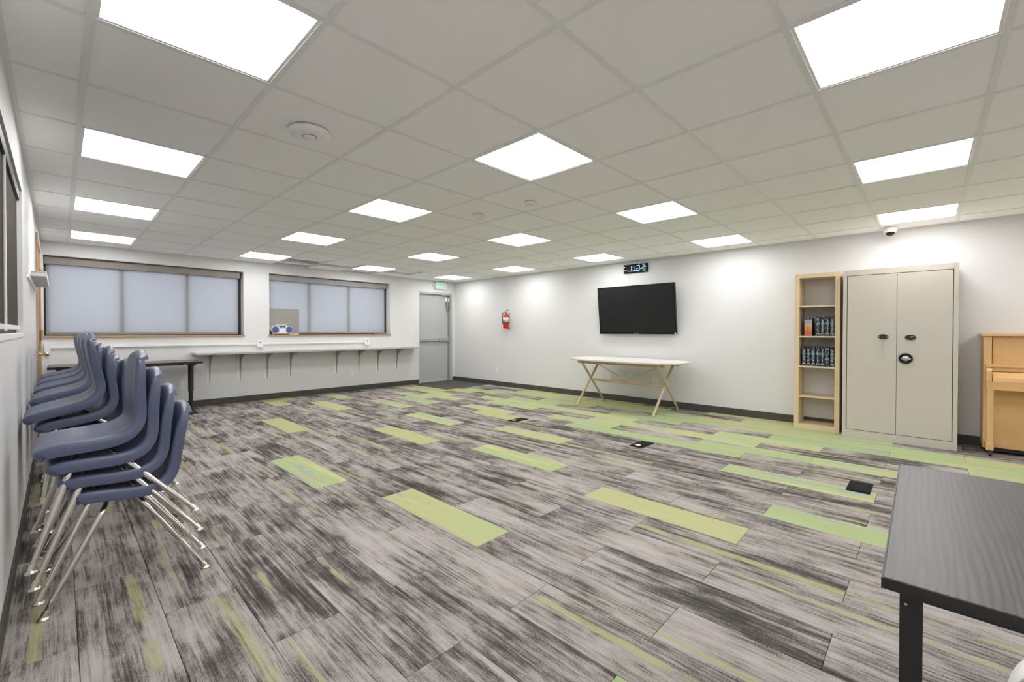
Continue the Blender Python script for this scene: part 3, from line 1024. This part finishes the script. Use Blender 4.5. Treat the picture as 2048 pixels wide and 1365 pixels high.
tvbox('sticker', -.662, -.640, .004, .028, .0455, .047, M_PLAST, cs_, .0003)
MB().box(-.05, -.25, .15, 0, .25, .22).box(-.07, -.25, .25, 0, .25, .60).build('wall_mount', M_BLACKM, t)

# clock
t = thing('digital_clock', 'black digital wall clock above the television showing 1:12', 'clock', (XT, 3.457, 2.128))
cb = MB().rbox(-.032, -.208, 0, 0, .208, .140, .004).build('casing', mat('clock_black', (0.008, 0.008, 0.009), 0.6, spec=0.15), t)
M_CY = mat('clock_cyan', (0.1, 0.3, 0.4), 0.5, emis=(0.32, 0.62, 1.0), estr=1.1)
M_GR = mat('clock_green', (0.1, 0.4, 0.3), 0.5, emis=(0.05, 0.75, 0.55), estr=.9)
M_WT = mat('clock_white', (0.5, 0.5, 0.5), 0.5, emis=(0.9, 0.9, 0.95), estr=.8)
SEG = {'1': 'bc', '2': 'abged', '5': 'afgcd', '7': 'abc', '3': 'abgcd', '8': 'abcdefg'}
def digit(mb, ch, y, z, w_, h_, th):
    # y decreases to the viewer's right
    x0, x1 = -.0335, -.032
    def hb(zz): mb.box(x0, y - w_, zz - th / 2, x1, y, zz + th / 2)
    def vb(yy, a_, b_): mb.box(x0, yy - th / 2, a_, x1, yy + th / 2, b_)
    for s_ in SEG[ch]:
        if s_ == 'a': hb(z + h_)
        if s_ == 'g': hb(z + h_ / 2)
        if s_ == 'd': hb(z)
        if s_ == 'b': vb(y - w_, z + h_ / 2, z + h_)
        if s_ == 'c': vb(y - w_, z, z + h_ / 2)
        if s_ == 'f': vb(y, z + h_ / 2, z + h_)
        if s_ == 'e': vb(y, z, z + h_ / 2)
mb = MB()
digit(mb, '1', .10, .022, .035, .090, .009)
mb.box(-.0335, .030, .085, -.032, .042, .096).box(-.0335, .030, .040, -.032, .042, .051)
digit(mb, '1', .035, .022, .035, .090, .009)
digit(mb, '2', -.030, .022, .048, .090, .009)
mb.build('time_digits', M_CY, cb)
mb = MB()
digit(mb, '7', -.115, .092, .022, .034, .006); digit(mb, '5', -.150, .092, .022, .034, .006)
mb.build('small_digits', M_CY, cb)
mb = MB()
digit(mb, '7', -.110, .020, .026, .036, .006); digit(mb, '3', -.150, .020, .026, .036, .006)
mb.build('lower_digits', M_GR, cb)
ln = [(.200, .045), (.185, .050), (.165, .040), (.145, .043), (.125, .034), (.10, .030), (.07, .032), (.04, .030), (.0, .034), (-.03, .034), (-.06, .036), (-.09, .055), (-.12, .072), (-.15, .080), (-.18, .082), (-.185, .074)]
MB().tube([(-.0325, a_, b_) for a_, b_ in ln], .0028, 6).build('jagged_line', M_WT, cb)  # thin jagged white line across the clock front
MB().box(-.0335, .182, .100, -.032, .196, .110).build('indicator', M_WT, cb)
tag(MB().tube([(XT - .006, 3.645, 2.126), (XT - .006, 3.60, 2.06), (XT - .006, 3.57, 1.98), (XT - .006, 3.55, 1.80)], .003, 6).build('power_cord', M_PLAST),
    'thin white cord hanging from the clock to the television', 'cord')

# fire extinguisher
t = thing('fire_extinguisher', 'red fire extinguisher with white label on the wall', 'fire extinguisher', (XT - .085, 6.35, 1.225))
MB().lathe([(.001, 0), (.058, 0), (.062, .006), (.062, .255), (.056, .278), (.038, .298), (.020, .308), (.018, .322), (.001, .322)], (0, 0, 0), 'Z', 28).build('cylinder', M_RED, t)
M_LAB = mat('extinguisher_label', (0.66, 0.65, 0.58), 0.5)
nt = NT(M_LAB)
x_, y_, z_ = nt.sep(nt.n('ShaderNodeTexCoord').outputs['Object'])
sp = nt.math('GREATER_THAN', nt.noise(nt.xyz(nt.math('MULTIPLY', x_, 60), nt.math('MULTIPLY', y_, 60), nt.math('MULTIPLY', z_, 90)), 1, 2), .62)
nt.color(nt.mix(sp, (0.66, 0.65, 0.58), (0.12, 0.10, 0.10)))
MB().lathe([(.0625, .130), (.0632, .130), (.0632, .232), (.0625, .232)], (0, 0, 0), 'Z', 28, ring=True).build('label_band', M_LAB, t)
MB().lathe([(.0628, .118), (.0645, .118), (.0645, .130), (.0628, .130)], (0, 0, 0), 'Z', 28, ring=True).build('strap', M_BLACK, t)
vh = MB().lathe([(.001, .318), (.017, .318), (.017, .350), (.010, .358), (.001, .358)], (0, 0, 0), 'Z', 14).build('valve', M_STEEL, t)
MB().bar((0, .01, .352), (-.02, -.095, .330), .018, .006).build('carry_handle', M_STEEL, vh)
MB().bar((0, .015, .362), (-.02, -.095, .388), .018, .006).build('squeeze_lever', M_BLACK, vh)
MB().tube([(-.01, .015, .340), (-.02, .055, .330), (-.03, .078, .295), (-.03, .082, .22), (-.02, .078, .14), (-.015, .072, .09)], [.009, .009, .009, .009, .010, .012], 10).build('hose', M_BLACK, t)
MB().box(-.012, -.03, .02, .085, -.020, .30).box(.075, -.035, .0, .085, .035, .32).build('wall_bracket', M_GREYMET, t)

# trestle table
t = thing('trestle_table', 'white oval table on crossed birch legs under the television', 'table', (6.02, 3.345, 0))
pl = []
L_, D_ = .925, .45
for i in range(64):
    q = 2 * PI * i / 64
    c, s = math.cos(q), math.sin(q)
    n_ = 2.0 / 2.9
    pl.append((D_ * abs(c) ** n_ * (1 if c >= 0 else -1), L_ * abs(s) ** n_ * (1 if s >= 0 else -1)))
MB().prism(pl, 'Z', .722, .740).build('table_top', M_WTOP, t)
MB().prism([(a_ * .985, b_ * .992) for a_, b_ in pl], 'Z', .712, .722).build('underside_edge', M_BIRCHY, t)
for xx in (-.24, .24):
    MB().rbox(xx - .016, -.72, .664, xx + .016, .72, .712, .003).build('apron_rail', M_BIRCHY, t)
for s in (-1, 1):
    yy = s * .635
    MB().rbox(-.33, yy - .03, .688, .33, yy + .03, .712, .003).build('cross_rail', M_BIRCH, t)
    MB().tube([(-.375, yy + .017, .0), (.30, yy + .017, .70)], [.017, .0185], 14).build('leg', M_BIRCH, t)
    MB().tube([(.375, yy - .017, .0), (-.30, yy - .017, .70)], [.017, .0185], 14).build('leg', M_BIRCH, t)
    MB().tube([(-.325, yy + .017, .055), (.325, yy - .017, .055)], .004, 8).build('brace_wire', M_STEEL, t)
MB().tube([(0, -.635, .388), (0, .635, .388)], .020, 16).build('stretcher', M_BIRCHY, t)
for s in (-1, 1):
    MB().tube([(0, s * .022, .40), (0, s * .024, .425), (0, s * .05, .440), (0, s * .46, .625), (0, s * .50, .650), (0, s * .505, .70)], .005, 8).build('steel_brace', M_STEEL, t)

# bookcase
t = thing('bookcase', 'tall narrow birch-veneer bookcase beside the metal cabinet', 'bookcase', (6.20, .957, 0))
hw, dp, ht = .222, .315, 1.862
for s in (-1, 1):
    MB().rbox(0, s * hw, 0, dp, s * (hw - .047), ht, .0015).build('side_panel', M_SHELF, t)
iw = hw - .047
MB().rbox(0, -iw, ht - .050, dp, iw, ht, .0015).build('top_panel', M_SHELF, t)
MB().rbox(0, -iw, 0.0, dp, iw, .058, .0015).build('bottom_panel', M_SHELF, t)
SH = (.39, .748, 1.108, 1.470)
for z in SH:
    MB().rbox(.004, -iw, z - .008, dp, iw, z + .010, .001).build('shelf', M_SHELF, t)

def book(label, m, y, w_, h_, d_, z, x, group):
    o_ = MB().rbox(0, 0, 0, d_, w_, h_, .002).build('book', m, None, (x, y, z))
    return tag(o_, label, 'book', group)
base_y = .957
zz = SH[2] + .010
for i in range(2):
    book('orange patterned book beside dark books on the bookcase shelf', M_BKO, base_y + .148 - .040 * (i + 1) - .012, .038, .213, .15, zz, 6.27, 'orange books on the bookcase')
for i in range(4):
    book('dark blue patterned book on the shelf with the orange books', M_BKD, base_y + .022 - .046 * (i + 1) , .040, .236, .17, zz, 6.26, 'dark books on the shelf with orange books')
zz = SH[1] + .010
for i in range(7):
    if i == 5:
        book('dark patterned book standing upside down among its row', M_BKT, base_y + .158 - .046 * (i + 1), .040, .236, .17, zz, 6.235, None)
    else:
        book('dark blue patterned book on the shelf holding only dark books', M_BKD, base_y + .158 - .046 * (i + 1), .040, .236, .17, zz, 6.25, 'dark books on the lower filled shelf')

# metal cabinet
t = thing('storage_cabinet', 'tall beige metal cabinet with two locked doors', 'cabinet', (6.07, .242, 0))
hw, dp, ht = .452, .455, 1.85
b_ = MB()
b_.box(.02, -hw, 0, dp, hw, ht)                      # carcass
b_.box(0, -hw, 0, .02, -hw + .034, ht).box(0, hw - .034, 0, .02, hw, ht)
b_.box(0, -hw + .034, ht - .062, .02, hw - .034, ht).box(0, -hw + .034, 0, .02, hw - .034, .085)
b_.build('body', M_CAB, t, bevel=.002)
gap = MB().box(.0185, -hw + .034, .085, .0199, hw - .034, ht - .062).build('door_gap', M_BLACK, t)
dl = MB().rbox(.001, .0015, .091, .018, hw - .040, ht - .067, .0015).build('door', M_CAB, t)
dr = MB().rbox(.001, -hw + .040, .091, .018, -.0015, ht - .067, .0015).build('door', M_CAB, t)
def ell(a_, b2, n=28): return [(a_ * math.cos(2 * PI * i / n), b2 * math.sin(2 * PI * i / n)) for i in range(n)]
def oval(name, y, z, a_, b2, d0, d1, m, parent):
    return MB().prism([(y + u, z + v) for u, v in ell(a_, b2)], 'X', d0, d1).build(name, m, parent, bevel=.002)
lk = oval('lock_plate', .107, 1.118, .042, .026, -.012, .002, M_BLACK, dl)
rv = MB()
for s in (-1, 1):
    rv.lathe([(.001, -.0135), (.005, -.013), (.005, -.011)], (0, .107 + s * .031, 1.118), 'X', 10)
rv.build('rivets', M_STEEL, lk)
MB().tube([(-.014, .109, 1.10), (-.012, .110, 1.04), (-.008, .109, .98), (-.006, .103, .93)], .0026, 6).build('key_cord', M_GREYMET, dl)
MB().rbox(-.009, .098, .905, -.004, .106, .932, .001).build('key', M_STEEL, dl)
lk = oval('lock_plate', -.107, 1.112, .043, .027, -.012, .002, M_BLACK, dr)
mb = MB()
for i in range(4):
    mb.box(-.0135, -.109 - i * .009, 1.113, -.012, -.103 - i * .009, 1.124)
mb.build('combination_dials', M_GREYMET, lk)
hd = MB()
hd.lathe([(.052, -.004), (.056, -.012), (.050, -.017), (.043, -.015), (.042, .0)], (0, -.072, .893), 'X', 32, ring=True)
hd.build('handle_ring', M_BLACK, dr)
dsh = MB().lathe([(.001, -.003), (.042, -.004), (.042, .001)], (0, -.072, .893), 'X', 28).build('handle_dish', M_STEEL, dr)
MB().bar((-.010, -.036, .895), (-.010, -.112, .890), .014, .018, (1, 0, 0)).build('turn_lever', M_STEEL, dsh)
for (yy, zz) in ((hw - .018, .32), (hw - .018, 1.57), (-hw + .018, .32), (-hw + .018, 1.57)):
    MB().rbox(-.004, yy - .012, zz - .05, .002, yy + .012, zz + .05, .001).build('hinge', M_CAB, t)

# upright piano
t = thing('upright_piano', 'light oak upright piano beside the beige metal cabinet', 'piano', (6.20, -.385, 0))
LP = 1.45
MB().rbox(-.02, -LP, 1.128, .325, .012, 1.153, .004).build('lid', M_PIANO, t)
for yy in (0, -LP + .0):
    a_, b2 = (-.055, 0) if yy == 0 else (-LP + .012, -LP + .067)
    MB().rbox(.0, a_, .05, .32, b2, 1.128, .004).build('side_panel', M_PIANOV, t)
MB().rbox(.025, -LP + .07, .862, .045, -.060, 1.125, .002).build('upper_panel', M_PIANO, t)
MB().rbox(.046, -LP + .07, .05, .30, -.056, 1.12, .002).build('back_frame', M_BLACK, t)
MB().rbox(-.06, -LP + .02, .834, .025, -.012, .862, .004).build('music_shelf', M_PIANO, t)
MB().rbox(-.045, -LP + .06, .795, .02, -.050, .834, .003).build('fall_back', M_PIANO, t)
MB().prism([(-.055, .790), (-.165, .745), (-.172, .705), (.02, .705), (.02, .790)], 'Y', -LP + .06, -.050).build('key_lid', M_PIANO, t, bevel=.003)
MB().rbox(-.178, -LP + .005, .628, .02, -.010, .704, .004).build('key_bed', M_PIANO, t)
for yy in (-.046, -LP + .012):
    MB().prism([(.0, .705), (-.170, .705), (-.170, .808), (-.145, .828), (.0, .828)], 'Y', yy, yy + .036).build('arm', M_PIANOV, t, bevel=.004)
    lg = MB()
    lg.prism([(-.172, .627), (-.104, .627), (-.118, .10), (-.160, .10)], 'Y', yy - .012, yy + .030)
    lg.build('leg', M_PIANOV, t, bevel=.003)
    MB().rbox(-.168, yy - .016, .058, .02, yy + .034, .125, .004).build('toe_block', M_PIANOV, t)
    cw = MB().lathe([(.001, -.009), (.022, -.009), (.024, -.006), (.024, .006), (.022, .009), (.001, .009)], (-.150, yy + .005, .024), 'Y', 18).build('caster', M_BLACK, t)
    MB().box(-.160, yy - .010, .030, -.135, yy + .020, .058).build('caster_fork', M_BRONZE, cw)
MB().rbox(.010, -LP + .07, .06, .030, -.058, .627, .002).build('lower_panel', M_PIANO, t)
MB().rbox(.032, -LP + .07, .02, .28, -.058, .05, .002).build('bottom_board', M_BLACK, t)
for yy in (-.15, -LP + .15):
    MB().lathe([(.001, -.012), (.028, -.012), (.028, .012), (.001, .012)], (.26, yy, .028), 'Y', 14).build('caster', M_BLACK, t)

# ================================================================== CEILING FITTINGS
t = thing('access_point', 'large round white disc fitting with inner ring on the ceiling', 'ceiling fitting', (1.005, 2.575, H))
MB().lathe([(.001, -.034), (.070, -.033), (.108, -.022), (.112, -.008), (.104, 0), (.001, 0)], (0, 0, 0), 'Z', 40).build('cover', M_WHITE, t)
MB().lathe([(.036, -.036), (.0375, -.036), (.0375, -.030), (.036, -.030)], (.0, .0, 0), 'Z', 32, ring=True).build('ring_seam', M_BLACK, t)
MB().lathe([(.001, -.038), (.034, -.037), (.036, -.030)], (0, 0, 0), 'Z', 28).build('centre_cap', M_WHITE, t)
for lab, x, y, hh, rr in (('white smoke detector with a recessed face on a ceiling tile', 2.876, 3.22, .045, .055),
                          ('low white round sensor on a ceiling tile', 2.914, 2.573, .022, .050)):
    t = thing('smoke_detector', lab, 'detector', (x, y, H))
    MB().lathe([(.001, 0), (rr, 0), (rr, -hh * .5), (rr * .93, -hh * .9), (rr * .7, -hh), (.001, -hh)], (0, 0, 0), 'Z', 28).build('cover', M_WHITE, t)
    MB().lathe([(rr * .58, -hh - .0015), (rr * .60, -hh - .0015), (rr * .60, -hh + .002), (rr * .58, -hh + .002)], (0, 0, 0), 'Z', 24, ring=True).build('vent_ring', M_GREYMET, t)
t = thing('dome_camera', 'small white dome security camera on the ceiling above the cabinet', 'security camera', (6.36, .315, H))
MB().lathe([(.001, 0), (.062, 0), (.064, -.012), (.058, -.045), (.046, -.055), (.001, -.055)], (0, 0, 0), 'Z', 28).build('housing', M_PLAST, t)
MB().lathe([(.040, -.054), (.038, -.070), (.028, -.084), (.014, -.091), (.001, -.092)], (0, 0, 0), 'Z', 24).build('dome', M_GLOSSBLK, t)

# ================================================================== FLOOR BOXES
M_BOXLID = mat('floor_box_black', (0.008, 0.008, 0.008), 0.7, spec=0.15)
for lab, x, y, cup in (('black floor box with a white grommet, between trestle table and exit door', 4.18, 3.895, True),
                       ('black floor box with a white grommet, midway across the carpet', 4.16, 2.13, True),
                       ('closed black floor box close to the dark desk', 4.155, .365, False)):
    t = thing('floor_box', lab, 'floor box', (x, y, 0))
    MB().rbox(-.135, -.070, 0, .135, .070, .007, .002).build('plate', M_BOXLID, t)
    MB().rbox(-.120, -.055, .0065, .120, .055, .010, .001).build('lid', M_BOXLID, t)
    if cup:
        MB().lathe([(.001, .010), (.026, .010), (.026, .013), (.018, .015), (.001, .015)], (-.075, .0, 0), 'Z', 18).build('grommet', M_PLAST, t)
    else:
        MB().tube([(.0, -.035, .0105), (-.008, -.012, .0105), (-.008, .012, .0105), (.0, .035, .0105)], .003, 6).build('pull', M_BLACK, t)
